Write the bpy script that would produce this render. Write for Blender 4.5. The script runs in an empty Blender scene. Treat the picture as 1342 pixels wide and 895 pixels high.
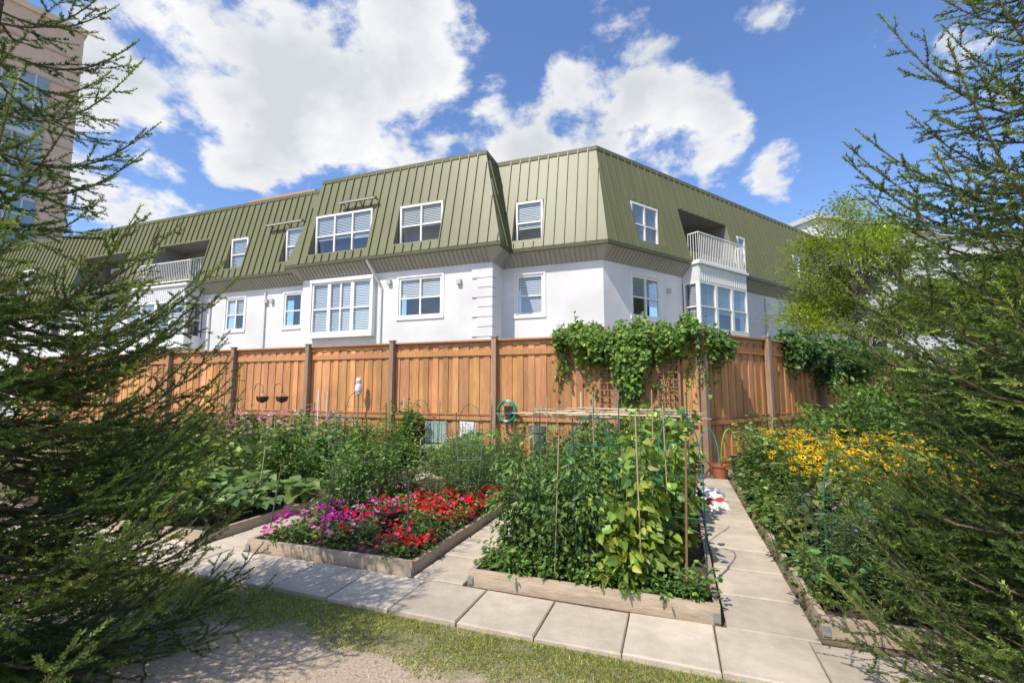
import bpy, math, numpy as np
from mathutils import Vector
rng = np.random.default_rng(11)
R = math.radians
scene = bpy.context.scene

# ------------------------------------------------------------------ builder
def nrm(v):
    v = np.asarray(v, float)
    return v/np.maximum(np.linalg.norm(v, axis=-1, keepdims=True), 1e-9)

class MB:
    def __init__(s): s.parts = []
    def add(s, V, F, C):
        V = np.asarray(V, float).reshape(-1, 3); F = np.asarray(F, int)
        C = np.asarray(C, float)
        if C.ndim == 1: C = np.tile(C[:3], (len(V), 1))
        s.parts.append((V, F, C))
    def hexa(s, c8, col):
        s.add(c8, [[0,3,2,1],[4,5,6,7],[0,1,5,4],[1,2,6,5],[2,3,7,6],[3,0,4,7]], col)
    def box(s, x0,x1,y0,y1,z0,z1, col):
        s.hexa([(x0,y0,z0),(x1,y0,z0),(x1,y1,z0),(x0,y1,z0),(x0,y0,z1),(x1,y0,z1),(x1,y1,z1),(x0,y1,z1)], col)
    def pbox(s, P, s0,s1,n0,n1,z0,z1, col):
        s.hexa([P(s0,n1,z0),P(s1,n1,z0),P(s1,n0,z0),P(s0,n0,z0),P(s0,n1,z1),P(s1,n1,z1),P(s1,n0,z1),P(s0,n0,z1)], col)
    def quad(s, a,b,c,d, col): s.add([a,b,c,d], [[0,1,2,3]], col)
    def tube(s, pts, rad, col, k=6, cap=True):
        pts = np.asarray(pts, float); n = len(pts)
        rad = np.broadcast_to(np.asarray(rad, float), (n,))
        t = np.gradient(pts, axis=0); t = nrm(t)
        ref = np.array([0,0,1.]) if abs(t[:,2]).mean() < .8 else np.array([1.,0,0])
        u = nrm(np.cross(t, ref)); w = np.cross(t, u)
        a = np.arange(k)*2*math.pi/k
        V = pts[:,None,:] + rad[:,None,None]*(np.cos(a)[None,:,None]*u[:,None,:] + np.sin(a)[None,:,None]*w[:,None,:])
        V = V.reshape(-1,3)
        F = [[i*k+j, i*k+(j+1)%k, (i+1)*k+(j+1)%k, (i+1)*k+j] for i in range(n-1) for j in range(k)]
        s.add(V, F, col)
    def lathe(s, c, prof, col, k=16):
        a = np.arange(k)*2*math.pi/k
        V = [(c[0]+r*math.cos(x), c[1]+r*math.sin(x), c[2]+z) for r,z in prof for x in a]
        F = [[i*k+j, i*k+(j+1)%k, (i+1)*k+(j+1)%k, (i+1)*k+j] for i in range(len(prof)-1) for j in range(k)]
        s.add(V, F, col)
    def inst(s, T, pos, dr, up, size, col):
        TV, TF = T; TV = np.asarray(TV, float); TF = np.asarray(TF, int)
        pos = np.asarray(pos, float); N = len(pos)
        if N == 0: return
        x = nrm(dr); y = nrm(np.cross(up, x)); z = np.cross(x, y)
        size = np.asarray(size, float)
        if size.ndim < 2: size = np.repeat(np.broadcast_to(size, (N,))[:,None], 3, 1)
        L = TV[None]*size[:,None,:]
        V = pos[:,None,:] + L[...,0:1]*x[:,None,:] + L[...,1:2]*y[:,None,:] + L[...,2:3]*z[:,None,:]
        F = TF[None] + (np.arange(N)*len(TV))[:,None,None]
        C = np.repeat(np.broadcast_to(np.asarray(col, float), (N,3)), len(TV), 0)
        s.parts.append((V.reshape(-1,3), F.reshape(-1, TF.shape[1]), C))
    def build(s, name, mat, parent=None, smooth=False):
        me = bpy.data.meshes.new(name)
        V = np.concatenate([p[0] for p in s.parts]); C = np.concatenate([p[2] for p in s.parts])
        off = 0; loops = []; counts = []
        for v, f, c in s.parts:
            loops.append((f+off).ravel()); counts.append(np.full(len(f), f.shape[1])); off += len(v)
        loops = np.concatenate(loops).astype(np.int32); counts = np.concatenate(counts)
        starts = np.concatenate([[0], np.cumsum(counts)[:-1]]).astype(np.int32)
        me.vertices.add(len(V)); me.vertices.foreach_set('co', V.astype(np.float32).ravel())
        me.loops.add(len(loops)); me.loops.foreach_set('vertex_index', loops)
        me.polygons.add(len(counts)); me.polygons.foreach_set('loop_start', starts)
        me.polygons.foreach_set('use_smooth', np.full(len(counts), smooth))
        me.update(calc_edges=True)
        at = me.color_attributes.new('Col', 'FLOAT_COLOR', 'POINT')
        at.data.foreach_set('color', np.concatenate([C, np.ones((len(C),1))], 1).astype(np.float32).ravel())
        me.materials.append(mat)
        o = bpy.data.objects.new(name, me); scene.collection.objects.link(o)
        if parent: o.parent = parent
        return o

def empty(name):
    o = bpy.data.objects.new(name, None); scene.collection.objects.link(o); return o

# ------------------------------------------------------------------ materials
def newmat(name):
    m = bpy.data.materials.new(name); m.use_nodes = True
    nt = m.node_tree; b = nt.nodes['Principled BSDF']
    return m, nt, b
def N(nt, t, **k):
    n = nt.nodes.new(t)
    for a, v in k.items(): setattr(n, a, v)
    return n
def attr_mat(name, rough=.6, nscale=6, namp=.25, stretch=(1,1,1), bump=.0, metallic=0, bscale=None, spec=.5, stain=0):
    m, nt, b = newmat(name)
    at = N(nt, 'ShaderNodeAttribute', attribute_name='Col')
    tc = N(nt, 'ShaderNodeTexCoord'); mp = N(nt, 'ShaderNodeMapping'); mp.inputs['Scale'].default_value = stretch
    nt.links.new(tc.outputs['Object'], mp.inputs['Vector'])
    no = N(nt, 'ShaderNodeTexNoise'); no.inputs['Scale'].default_value = nscale; no.inputs['Detail'].default_value = 6
    no.inputs['Roughness'].default_value = .65
    nt.links.new(mp.outputs[0], no.inputs['Vector'])
    mr = N(nt, 'ShaderNodeMapRange'); mr.inputs[1].default_value = .25; mr.inputs[2].default_value = .75
    mr.inputs[3].default_value = 1-namp; mr.inputs[4].default_value = 1+namp*.7
    nt.links.new(no.outputs['Fac'], mr.inputs[0])
    fac = mr.outputs[0]
    if stain:
        n3 = N(nt, 'ShaderNodeTexNoise'); n3.inputs['Scale'].default_value = stain; n3.inputs['Detail'].default_value = 4
        nt.links.new(tc.outputs['Object'], n3.inputs['Vector'])
        m3 = N(nt, 'ShaderNodeMapRange'); m3.inputs[1].default_value = .35; m3.inputs[2].default_value = .65; m3.inputs[3].default_value = .84; m3.inputs[4].default_value = 1.08
        nt.links.new(n3.outputs['Fac'], m3.inputs[0])
        mm = N(nt, 'ShaderNodeMath', operation='MULTIPLY'); nt.links.new(fac, mm.inputs[0]); nt.links.new(m3.outputs[0], mm.inputs[1]); fac = mm.outputs[0]
    mx = N(nt, 'ShaderNodeVectorMath', operation='SCALE')
    nt.links.new(at.outputs['Color'], mx.inputs[0]); nt.links.new(fac, mx.inputs['Scale'])
    nt.links.new(mx.outputs[0], b.inputs['Base Color'])
    b.inputs['Roughness'].default_value = rough; b.inputs['Metallic'].default_value = metallic
    b.inputs['Specular IOR Level'].default_value = spec
    if bump:
        n2 = N(nt, 'ShaderNodeTexNoise'); n2.inputs['Scale'].default_value = bscale or nscale*4; n2.inputs['Detail'].default_value = 5
        nt.links.new(mp.outputs[0], n2.inputs['Vector'])
        bp = N(nt, 'ShaderNodeBump'); bp.inputs['Strength'].default_value = bump; bp.inputs['Distance'].default_value = .01
        nt.links.new(n2.outputs['Fac'], bp.inputs['Height']); nt.links.new(bp.outputs[0], b.inputs['Normal'])
    return m
def leaf_mat(name, trans=.3, rough=.45, spec=.3):
    m, nt, b = newmat(name)
    at = N(nt, 'ShaderNodeAttribute', attribute_name='Col')
    nt.links.new(at.outputs['Color'], b.inputs['Base Color'])
    b.inputs['Roughness'].default_value = rough; b.inputs['Specular IOR Level'].default_value = spec
    tr = N(nt, 'ShaderNodeBsdfTranslucent')
    sc = N(nt, 'ShaderNodeVectorMath', operation='MULTIPLY'); sc.inputs[1].default_value = (1.5, 1.6, .8)
    nt.links.new(at.outputs['Color'], sc.inputs[0]); nt.links.new(sc.outputs[0], tr.inputs['Color'])
    mx = N(nt, 'ShaderNodeMixShader'); mx.inputs[0].default_value = trans
    nt.links.new(b.outputs[0], mx.inputs[1]); nt.links.new(tr.outputs[0], mx.inputs[2])
    nt.links.new(mx.outputs[0], nt.nodes['Material Output'].inputs['Surface'])
    return m
M_leaf = leaf_mat('leaf', .3, .42, .4); M_needle = leaf_mat('needle', .2, .5, .2); M_petal = leaf_mat('petal', .3, .6, .1)
M_bark = attr_mat('bark', .9, 14, .4, (1,1,.3), .5)
M_stucco = attr_mat('stucco', .85, .6, .05, bump=.25, bscale=60, stain=.35)
M_roof = attr_mat('metal_roof', .45, 1.5, .12, (1,1,.25), spec=.4)
M_paint = attr_mat('paint', .5, 3, .06)
M_wood = attr_mat('fence_wood', .75, 5, .32, (6,6,.6), .35, stain=.7)
M_bedwood = attr_mat('bed_wood', .8, 6, .35, (1,5,6), .4)
M_conc = attr_mat('concrete', .9, 9, .16, bump=.5, bscale=90, stain=1.7)
M_soil = attr_mat('soil', .95, 12, .5, bump=1.0, bscale=40)
M_brick = attr_mat('brick', .85, 1, .12)
M_plastic = attr_mat('plastic', .35, 4, .08)
M_glass, nt, b = newmat('window_glass')
gl = N(nt, 'ShaderNodeBsdfGlossy'); gl.inputs['Roughness'].default_value = .02; gl.inputs['Color'].default_value = (.9,.95,1,1)
tr = N(nt, 'ShaderNodeBsdfTransparent'); tr.inputs['Color'].default_value = (.88,.92,.93,1)
lw = N(nt, 'ShaderNodeLayerWeight'); lw.inputs['Blend'].default_value = .5
pw_ = N(nt, 'ShaderNodeMath', operation='POWER'); nt.links.new(lw.outputs['Facing'], pw_.inputs[0]); pw_.inputs[1].default_value = 3.5
ma = N(nt, 'ShaderNodeMath', operation='MULTIPLY_ADD'); nt.links.new(pw_.outputs[0], ma.inputs[0]); ma.inputs[1].default_value = .8; ma.inputs[2].default_value = .11
mx = N(nt, 'ShaderNodeMixShader'); nt.links.new(ma.outputs[0], mx.inputs[0])
nt.links.new(tr.outputs[0], mx.inputs[1]); nt.links.new(gl.outputs[0], mx.inputs[2])
nt.links.new(mx.outputs[0], nt.nodes['Material Output'].inputs['Surface'])

# ------------------------------------------------------------------ templates
T_leaf = ([(0,0,0),(.35,.27,.06),(.35,-.27,.06),(.75,.19,.02),(.75,-.19,.02),(1,0,-.1),(.5,0,-.02)],
          [[0,6,1],[0,2,6],[1,6,3],[2,4,6],[3,6,5],[4,5,6]])
T_heart = ([(0,0,0),(-.08,.3,.05),(-.08,-.3,.05),(.3,.47,.08),(.3,-.47,.08),(.7,.28,.0),(.7,-.28,.0),(1.05,0,-.14),(.35,0,-.03)],
           [[0,8,1],[1,8,3],[3,8,5],[5,8,7],[7,8,6],[6,8,4],[4,8,2],[2,8,0]])
T_narrow = ([(0,0,0),(.4,.1,.03),(1,0,-.08),(.4,-.1,.03)], [[0,2,1],[0,3,2]])
T_blade = ([(0,.5,0),(0,-.5,0),(.6,.35,.12),(.6,-.35,.12),(1,0,.35)], [[0,1,2],[1,3,2],[2,3,4]])
T_needle = ([(0,.42,0),(0,-.42,0),(.7,-.40,0),(1,0,0),(.7,.40,0)], [[0,1,2,3,4]])
T_prism = ([(0,1,0),(0,-.5,.87),(0,-.5,-.87),(1,.6,0),(1,-.3,.5),(1,-.3,-.5)], [[0,1,4,3],[1,2,5,4],[2,0,3,5]])
def flower_t(k, inner=.25, dip=-.15):
    V = [(0,0,dip)]
    for i in range(k*2):
        a = math.pi*i/k; r = .5 if i % 2 == 0 else .5*(1-inner)
        V.append((r*math.cos(a), r*math.sin(a), .06*(i%2)))
    F = [[0, 1+i, 1+(i+1)%(2*k)] for i in range(2*k)]
    return (V, F)
T_flower = flower_t(5, .22); T_daisy = flower_t(9, .6, .05)
T_disc = ([(0,0,.14)]+[(.16*math.cos(a*math.pi/3), .16*math.sin(a*math.pi/3), .07) for a in range(6)], [[0,1+i,1+(i+1)%6] for i in range(6)])

def rand_dirs(n, zb=0.):
    d = rng.normal(size=(n,3)); d[:,2] += zb; return nrm(d)
GB = 1.22
def vcol(base, n, amp=.3, yel=.15, gb=GB):
    base = np.asarray(base, float)*gb
    k = np.exp(rng.normal(0, amp, (n,1)))
    c = base[None]*k
    y = rng.normal(0.06, yel, (n,1)); c = c*np.concatenate([1+y, 1+y*.3, 1-y*.5], 1)
    return np.clip(c, .004, .9)

# ------------------------------------------------------------------ camera / light / sky
TH = R(19.75)
cam_d = bpy.data.cameras.new('camera'); cam_d.lens = 16; cam_d.sensor_width = 36; cam_d.clip_end = 3000; cam_d.clip_start = .05
cam = bpy.data.objects.new('camera', cam_d); scene.collection.objects.link(cam)
cam.location = (0,0,1.75); cam.rotation_euler = (R(90+6.03), 0, TH); scene.camera = cam

SUN_EL = R(52); sh = nrm([-.36,-.93])
sd = Vector((sh[0]*math.cos(SUN_EL), sh[1]*math.cos(SUN_EL), math.sin(SUN_EL)))
ld = bpy.data.lights.new('sun', 'SUN'); ld.energy = 5.0; ld.angle = R(.5); ld.color = (1,.935,.82)
lo = bpy.data.objects.new('sun', ld); scene.collection.objects.link(lo); lo.rotation_euler = sd.to_track_quat('Z','Y').to_euler()

w = bpy.data.worlds.new('World'); scene.world = w; w.use_nodes = True; nt = w.node_tree
bg = nt.nodes['Background']; bg.inputs['Strength'].default_value = .112
sky = N(nt, 'ShaderNodeTexSky', sky_type='NISHITA'); sky.sun_disc = False
sky.sun_elevation = SUN_EL; sky.sun_rotation = math.atan2(sh[0], sh[1]); sky.air_density = 1.0; sky.dust_density = .8; sky.ozone_density = 2.5
tc = N(nt, 'ShaderNodeTexCoord')
sep = N(nt, 'ShaderNodeSeparateXYZ'); nt.links.new(tc.outputs['Generated'], sep.inputs[0])
zz = N(nt, 'ShaderNodeMath', operation='ADD'); nt.links.new(sep.outputs[2], zz.inputs[0]); zz.inputs[1].default_value = .45
zi = N(nt, 'ShaderNodeMath', operation='MAXIMUM'); nt.links.new(zz.outputs[0], zi.inputs[0]); zi.inputs[1].default_value = .1
zr = N(nt, 'ShaderNodeMath', operation='DIVIDE'); zr.inputs[0].default_value = 1; nt.links.new(zi.outputs[0], zr.inputs[1])
pv = N(nt, 'ShaderNodeVectorMath', operation='SCALE'); nt.links.new(tc.outputs['Generated'], pv.inputs[0]); nt.links.new(zr.outputs[0], pv.inputs['Scale'])
n1 = N(nt, 'ShaderNodeTexNoise'); n1.inputs['Scale'].default_value = 5.6; n1.inputs['Detail'].default_value = 11; n1.inputs['Roughness'].default_value = .6
n1.inputs['Distortion'].default_value = .15
nt.links.new(pv.outputs[0], n1.inputs['Vector'])
blobs = [(-64,23,11,1),(-57,31,11,1.1),(-50,35,10,1.1),(-42,36,9,1.1),(-33,38,9,1.1),(-46,29,8,1.1),(-38,30,8,1.1),(-29,33,7,1.05),(-22,31,8,1.05),(-16,28,8,1.05),
         (-11,34,7,.85),(-2,30,7.5,1),(4.5,28.5,5.5,1),(-61,19,9,1.05),(-53,25,7,.95),(-4,40,6,.75),(-70,19,9,1),(11.4,23,3.6,.85),(10.5,38,3.0,.7),(28,27,4.5,.6),
         (-75,40,9,.6),(-45,50,10,.8),(60,25,14,.9),(100,30,20,.9),(150,30,25,.9),(-120,35,22,.9),(-160,25,20,.9)]
acc = None
for az, el, r, k in blobs:
    d = (math.cos(R(el))*math.sin(R(az)), math.cos(R(el))*math.cos(R(az)), math.sin(R(el)))
    dp = N(nt, 'ShaderNodeVectorMath', operation='DOT_PRODUCT'); nt.links.new(tc.outputs['Generated'], dp.inputs[0]); dp.inputs[1].default_value = d
    mr = N(nt, 'ShaderNodeMapRange'); mr.inputs[1].default_value = math.cos(R(r*1.15)); mr.inputs[2].default_value = math.cos(R(r*.3)); mr.inputs[4].default_value = k
    nt.links.new(dp.outputs['Value'], mr.inputs[0])
    if acc is None: acc = mr.outputs[0]
    else:
        m_ = N(nt, 'ShaderNodeMath', operation='MAXIMUM'); nt.links.new(acc, m_.inputs[0]); nt.links.new(mr.outputs[0], m_.inputs[1]); acc = m_.outputs[0]
nk = N(nt, 'ShaderNodeMath', operation='MULTIPLY_ADD'); nt.links.new(n1.outputs['Fac'], nk.inputs[0]); nk.inputs[1].default_value = 3.7; nk.inputs[2].default_value = -2.42
dn = N(nt, 'ShaderNodeMath', operation='ADD'); nt.links.new(nk.outputs[0], dn.inputs[0]); nt.links.new(acc, dn.inputs[1])
dm = N(nt, 'ShaderNodeMapRange', interpolation_type='SMOOTHSTEP'); dm.inputs[1].default_value = -.1; dm.inputs[2].default_value = .40
nt.links.new(dn.outputs[0], dm.inputs[0])
n2 = N(nt, 'ShaderNodeTexNoise'); n2.inputs['Scale'].default_value = 6; n2.inputs['Detail'].default_value = 7; n2.inputs['Roughness'].default_value = .5
nt.links.new(pv.outputs[0], n2.inputs['Vector'])
ad = N(nt, 'ShaderNodeMath', operation='MULTIPLY_ADD'); nt.links.new(dn.outputs[0], ad.inputs[0]); ad.inputs[1].default_value = .25; nt.links.new(n2.outputs['Fac'], ad.inputs[2])
cr = N(nt, 'ShaderNodeValToRGB'); nt.links.new(ad.outputs[0], cr.inputs[0])
cr.color_ramp.elements[0].position = .42; cr.color_ramp.elements[0].color = (8.9,8.9,8.9,1)
cr.color_ramp.elements[1].position = .82; cr.color_ramp.elements[1].color = (6.1,6.4,6.9,1)
tint = N(nt, 'ShaderNodeVectorMath', operation='MULTIPLY'); nt.links.new(sky.outputs[0], tint.inputs[0]); tint.inputs[1].default_value = (1.45,1.65,2.0)
mc = N(nt, 'ShaderNodeMix', data_type='RGBA'); nt.links.new(dm.outputs[0], mc.inputs[0])
nt.links.new(tint.outputs[0], mc.inputs[6]); nt.links.new(cr.outputs[0], mc.inputs[7])
nt.links.new(mc.outputs[2], bg.inputs['Color'])
scene.view_settings.view_transform = 'Standard'; scene.view_settings.look = 'None'; scene.view_settings.exposure = 0

# ------------------------------------------------------------------ ground
def ground_material():
    m, nt, b = newmat('ground_grass_dirt')
    tc = N(nt, 'ShaderNodeTexCoord'); sp = N(nt, 'ShaderNodeSeparateXYZ'); nt.links.new(tc.outputs['Object'], sp.inputs[0])
    n = N(nt, 'ShaderNodeTexNoise'); n.inputs['Scale'].default_value = 1.6; n.inputs['Detail'].default_value = 8; n.inputs['Roughness'].default_value = .7
    nt.links.new(tc.outputs['Object'], n.inputs['Vector'])
    a = N(nt, 'ShaderNodeMath', operation='MULTIPLY_ADD'); nt.links.new(n.outputs['Fac'], a.inputs[0]); a.inputs[1].default_value = 1.1
    nt.links.new(sp.outputs[1], a.inputs[2])
    mr = N(nt, 'ShaderNodeMapRange', interpolation_type='SMOOTHSTEP'); mr.inputs[1].default_value = 3.1; mr.inputs[2].default_value = 3.5
    nt.links.new(a.outputs[0], mr.inputs[0])
    f = N(nt, 'ShaderNodeTexNoise'); f.inputs['Scale'].default_value = 45; f.inputs['Detail'].default_value = 6; f.inputs['Roughness'].default_value = .75
    nt.links.new(tc.outputs['Object'], f.inputs['Vector'])
    d = N(nt, 'ShaderNodeValToRGB'); nt.links.new(f.outputs['Fac'], d.inputs[0])
    d.color_ramp.elements[0].position = .3; d.color_ramp.elements[0].color = (.28,.20,.13,1)
    d.color_ramp.elements[1].position = .66; d.color_ramp.elements[1].color = (.64,.51,.38,1)
    g = N(nt, 'ShaderNodeValToRGB'); nt.links.new(f.outputs['Fac'], g.inputs[0])
    g.color_ramp.elements[0].position = .3; g.color_ramp.elements[0].color = (.10,.11,.035,1)
    g.color_ramp.elements[1].position = .7; g.color_ramp.elements[1].color = (.36,.31,.16,1)
    mx = N(nt, 'ShaderNodeMix', data_type='RGBA'); nt.links.new(mr.outputs[0], mx.inputs[0]); nt.links.new(d.outputs[0], mx.inputs[6]); nt.links.new(g.outputs[0], mx.inputs[7])
    nt.links.new(mx.outputs[2], b.inputs['Base Color']); b.inputs['Roughness'].default_value = .95
    bp = N(nt, 'ShaderNodeBump'); bp.inputs['Strength'].default_value = .8; bp.inputs['Distance'].default_value = .02
    nt.links.new(f.outputs['Fac'], bp.inputs['Height']); nt.links.new(bp.outputs[0], b.inputs['Normal'])
    return m
g = MB(); g.quad((-900,-900,0),(900,-900,0),(900,900,0),(-900,900,0),(.1,.1,.1)); g.build('ground', ground_material())
g = MB(); g.quad((-16,3.84,.004),(7,3.84,.004),(7,10.6,.004),(-16,10.6,.004),(.15,.11,.075)); g.build('garden_soil', M_soil)

g = MB(); n = 60000
px = rng.uniform(-7.5, 2.2, n); py = 3.21 - np.abs(rng.normal(0, .45, n)); keep = (py > 1.2)
nb = np.sin(px*1.9)*.1+np.sin(px*4.3+1)*.08+np.sin(px*9+py*7)*.1
pt_ = np.sin(px*7.3+py*3)*np.sin(py*11-px*2.2)+np.sin(px*3.1-py*5)*.6
keep &= ((py > 2.66+nb) & ((pt_ > -.6)|(rng.random(n)<.3))) | (rng.random(n) < .04)
px, py = px[keep], py[keep]; n = len(px)
d = rand_dirs(n, .6); d[:,2] = np.abs(d[:,2])+.15
g.inst(T_blade, np.stack([px,py,np.zeros(n)],1), d, rand_dirs(n), np.stack([rng.uniform(.015,.042,n), np.full(n,.0045), rng.uniform(.01,.03,n)],1),
       vcol((.21,.235,.055), n, .35, .3))
g.build('grass', M_leaf)
g = MB(); n = 1500
for i in range(n):
    x = rng.uniform(-5,1.5); y = rng.uniform(1.6,2.75); r = rng.uniform(.003,.011)
    c = np.array([.48,.42,.35])*rng.uniform(.6,1.2)
    g.lathe((x,y,0), [(r,0),(r*.8,r*.5),(r*.05,r*.7)], c, 6)
g.build('pebbles', M_conc)
g = MB(); g.lathe((-.62,2.60,0), [(.13,0),(.125,.035),(.09,.05),(.01,.055)], (.62,.58,.52), 9); g.build('stone', M_conc)

# ------------------------------------------------------------------ paths (pavers)
g = MB()
def paver(x0,x1,y0,y1):
    c = np.array([.57,.48,.375])*rng.uniform(.80,1.06); h = .035+rng.uniform(-.006,.008); e = .006; q=.008
    zs = rng.uniform(-.005,.005,4)
    P = [(x0+e,y0+e),(x1-e,y0+e),(x1-e,y1-e),(x0+e,y1-e)]
    P = [(a+rng.uniform(-.004,.004), b_+rng.uniform(-.004,.004)) for a,b_ in P]
    V = [(p[0],p[1],-.02) for p in P]+[(p[0],p[1],h-q) for p in P]
    g.add(V, [[0,1,5,4],[1,2,6,5],[2,3,7,6],[3,0,4,7]], c)
    cx, cy = (x0+x1)/2, (y0+y1)/2
    I = [(p[0]+(q if p[0]<cx else -q), p[1]+(q if p[1]<cy else -q)) for p in P]
    V = [(p[0],p[1],h-q) for p in P]+[(p[0],p[1],h+z) for p,z in zip(I,zs)]
    g.add(V, [[4,5,6,7],[0,1,5,4],[1,2,6,5],[2,3,7,6],[3,0,4,7]], c)
x = -11.8
while x < 1.6: paver(x, x+.60, 3.22+rng.uniform(-.012,.012), 3.82); x += .60
y = 3.83
while y < 9.6:
    paver(.28,.88,y,y+.6); paver(-2.34,-1.84,y,y+.6); paver(-5.03,-4.45,y,y+.6); y += .6
g.build('concrete_path', M_conc)

# ------------------------------------------------------------------ raised beds
def bed(x0,x1,y0,y1,h=.15):
    g = MB(); t = .045
    def c(): return np.array([.44,.345,.25])*rng.uniform(.78,1.1)
    j = rng.uniform(-.01,.01)
    g.hexa([(x0,y0,.01),(x1,y0,.01),(x1,y0+t,.01),(x0,y0+t,.01),(x0,y0+.006,h+j),(x1,y0-.004,h-j),(x1,y0+t-.004,h-j),(x0,y0+t+.006,h+j)],c())
    g.box(x0,x1,y1-t,y1,0.01,h,c())
    g.box(x0,x0+t,y0+t+.008,y1-t-.001,0.01,h-.006,c()); g.box(x1-t,x1,y0+t+.008,y1-t-.001,0.01,h-.006,c())
    for xx in (x0,x1):
        sx = 1 if xx == x0 else -1
        g.box(min(xx,xx+sx*.05),max(xx,xx+sx*.05),y0-.012,y0-.009,.03,h-.05,(.25,.24,.22))
    o = g.build('raised_garden_bed', M_bedwood)
    s = MB(); nx, ny = 26, 44
    X, Y = np.meshgrid(np.linspace(x0+t+.002,x1-t-.002,nx), np.linspace(y0+t+.008,y1-t-.002,ny))
    Z = h-.045+rng.normal(0,.012,X.shape)
    F = [[j*nx+i, j*nx+i+1, (j+1)*nx+i+1, (j+1)*nx+i] for j in range(ny-1) for i in range(nx-1)]
    s.add(np.stack([X.ravel(),Y.ravel(),Z.ravel()],1), F, (.07,.048,.034)); s.build('soil', M_soil, o)
bed(-1.81,.25,3.88,7.7); bed(-4.43,-2.37,3.85,7.7); bed(-7.2,-5.06,3.83,9.2); bed(-9.9,-7.85,3.83,9.2); bed(.91,3.2,3.95,9.4)

# ------------------------------------------------------------------ fence
def frame(o, d):
    o = np.array(o, float); d = nrm(d); nv = np.array([d[1], -d[0]])
    def P(s, n, z): return (o[0]+d[0]*s+nv[0]*n, o[1]+d[1]*s+nv[1]*n, z)
    return P
def fence(P, L, posts, name):
    g = MB(); W = (.56,.265,.105)
    def c(k=.17): 
        t = np.exp(rng.normal(0,k)); return np.array(W)*t*np.array([1, rng.uniform(.92,1.08), rng.uniform(.85,1.15)])
    s = 0; i = 0; w = .145
    while s < L:
        n0 = 0 if i % 2 else .022
        g.pbox(P, s+.002 if i%2 else s-.008, min(s+w,L)-.002 if i%2 else min(s+w+.008,L), n0, n0+.02, .06, 2.86+rng.uniform(-.004,.004), c()); s += w; i += 1
    for z0, z1, n1 in ((2.60,2.74,.075),(1.0,1.09,.085),(2.86,2.95,.06),(.2,.29,.085)):
        pp = [0]+[p for p in posts if 0 < p < L]+[L]
        for a, b_ in zip(pp[:-1], pp[1:]): g.pbox(P, a+.003, b_-.003, .044, n1, z0, z1, c(.08)*.9)
    g.pbox(P, 0, L, -.03, .14, 2.952, 2.99, c(.05)*.9)
    g.pbox(P, 0, L, .044, .066, 1.12, 1.16, c(.05)*.7)
    for p in posts:
        g.pbox(P, p-.06, p+.06, .087, .205, 0, 3.03, np.array([.33,.215,.14])*rng.uniform(.9,1.1))
        g.pbox(P, p-.08, p+.08, .067, .225, 3.03, 3.06, np.array([.36,.26,.18]))
    return g.build(name, M_wood)
PF = frame((-24.5,10.5),(1,0))
fence(PF, 24.92, [24.5+v for v in (-21.6,-18.7,-15.8,-12.9,-9.97,-7.12,-4.18,-1.25)], 'wooden_fence')
PR = frame((.42,10.5),(.588,.809))
fence(PR, 14.5, [.05,2.75,5.7,8.6,11.5], 'wooden_fence')

# ------------------------------------------------------------------ apartment building
bld = empty('apartment_building')
wall, roof, trim, glass, dark, blind, soff = MB(), MB(), MB(), MB(), MB(), MB(), MB()
CW = (.73,.72,.725); CG = np.array((.145,.148,.070)); CT = (.80,.79,.78); CS = (.36,.36,.32); CD = (.06,.065,.07)
ZB, ZT, NB, NT_, ZW = 7.35, 11.65, .55, -.5, 6.75
def nz(z): return NB+(NT_-NB)*(z-ZB)/(ZT-ZB)
def window(P, s0,s1,z0,z1,n, cols=2, bl=True, rail=True):
    f = .085
    for a,b_,c,d in ((s0,s0+f,z0,z1),(s1-f,s1,z0,z1),(s0+f+.001,s1-f-.001,z0,z0+f),(s0+f+.001,s1-f-.001,z1-f,z1)):
        trim.pbox(P,a,b_,n-.08,n+.03,c,d,CT)
    w_ = (s1-s0-2*f)/cols
    for i in range(1,cols): trim.pbox(P,s0+f+i*w_-.035,s0+f+i*w_+.035,n-.07,n+.02,z0+f+.001,z1-f-.001,CT)
    zm = z0+(z1-z0)*.48
    if rail:
        for i in range(cols):
            a = s0+f+i*w_+(.037 if i else .001); b_ = s0+f+(i+1)*w_-(.037 if i < cols-1 else .001)
            trim.pbox(P,a,b_,n-.065,n+.012,zm-.03,zm+.03,CT)
    glass.quad(P(s0+f,n-.03,z0+f),P(s1-f,n-.03,z0+f),P(s1-f,n-.03,z1-f),P(s0+f,n-.03,z1-f),(1,1,1))
    dark.quad(P(s0,n-.55,z0),P(s1,n-.55,z0),P(s1,n-.55,z1),P(s0,n-.55,z1),CD)
    mode0 = rng.random()
    for i in range(cols):
        a = s0+f+i*w_+.015; b_ = s0+f+(i+1)*w_-.015
        if mode0 > .97: continue
        zb = z0+f if mode0 < .62 else z0+(z1-z0)*rng.uniform(.3,.55)
        z = zb; cc = np.array([.58,.61,.62])*rng.uniform(.8,1.1)
        while z < z1-f:
            blind.quad(P(a,n-.060,z),P(b_,n-.060,z),P(b_,n-.085,z+.054),P(a,n-.085,z+.054),cc); z += .072
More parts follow.
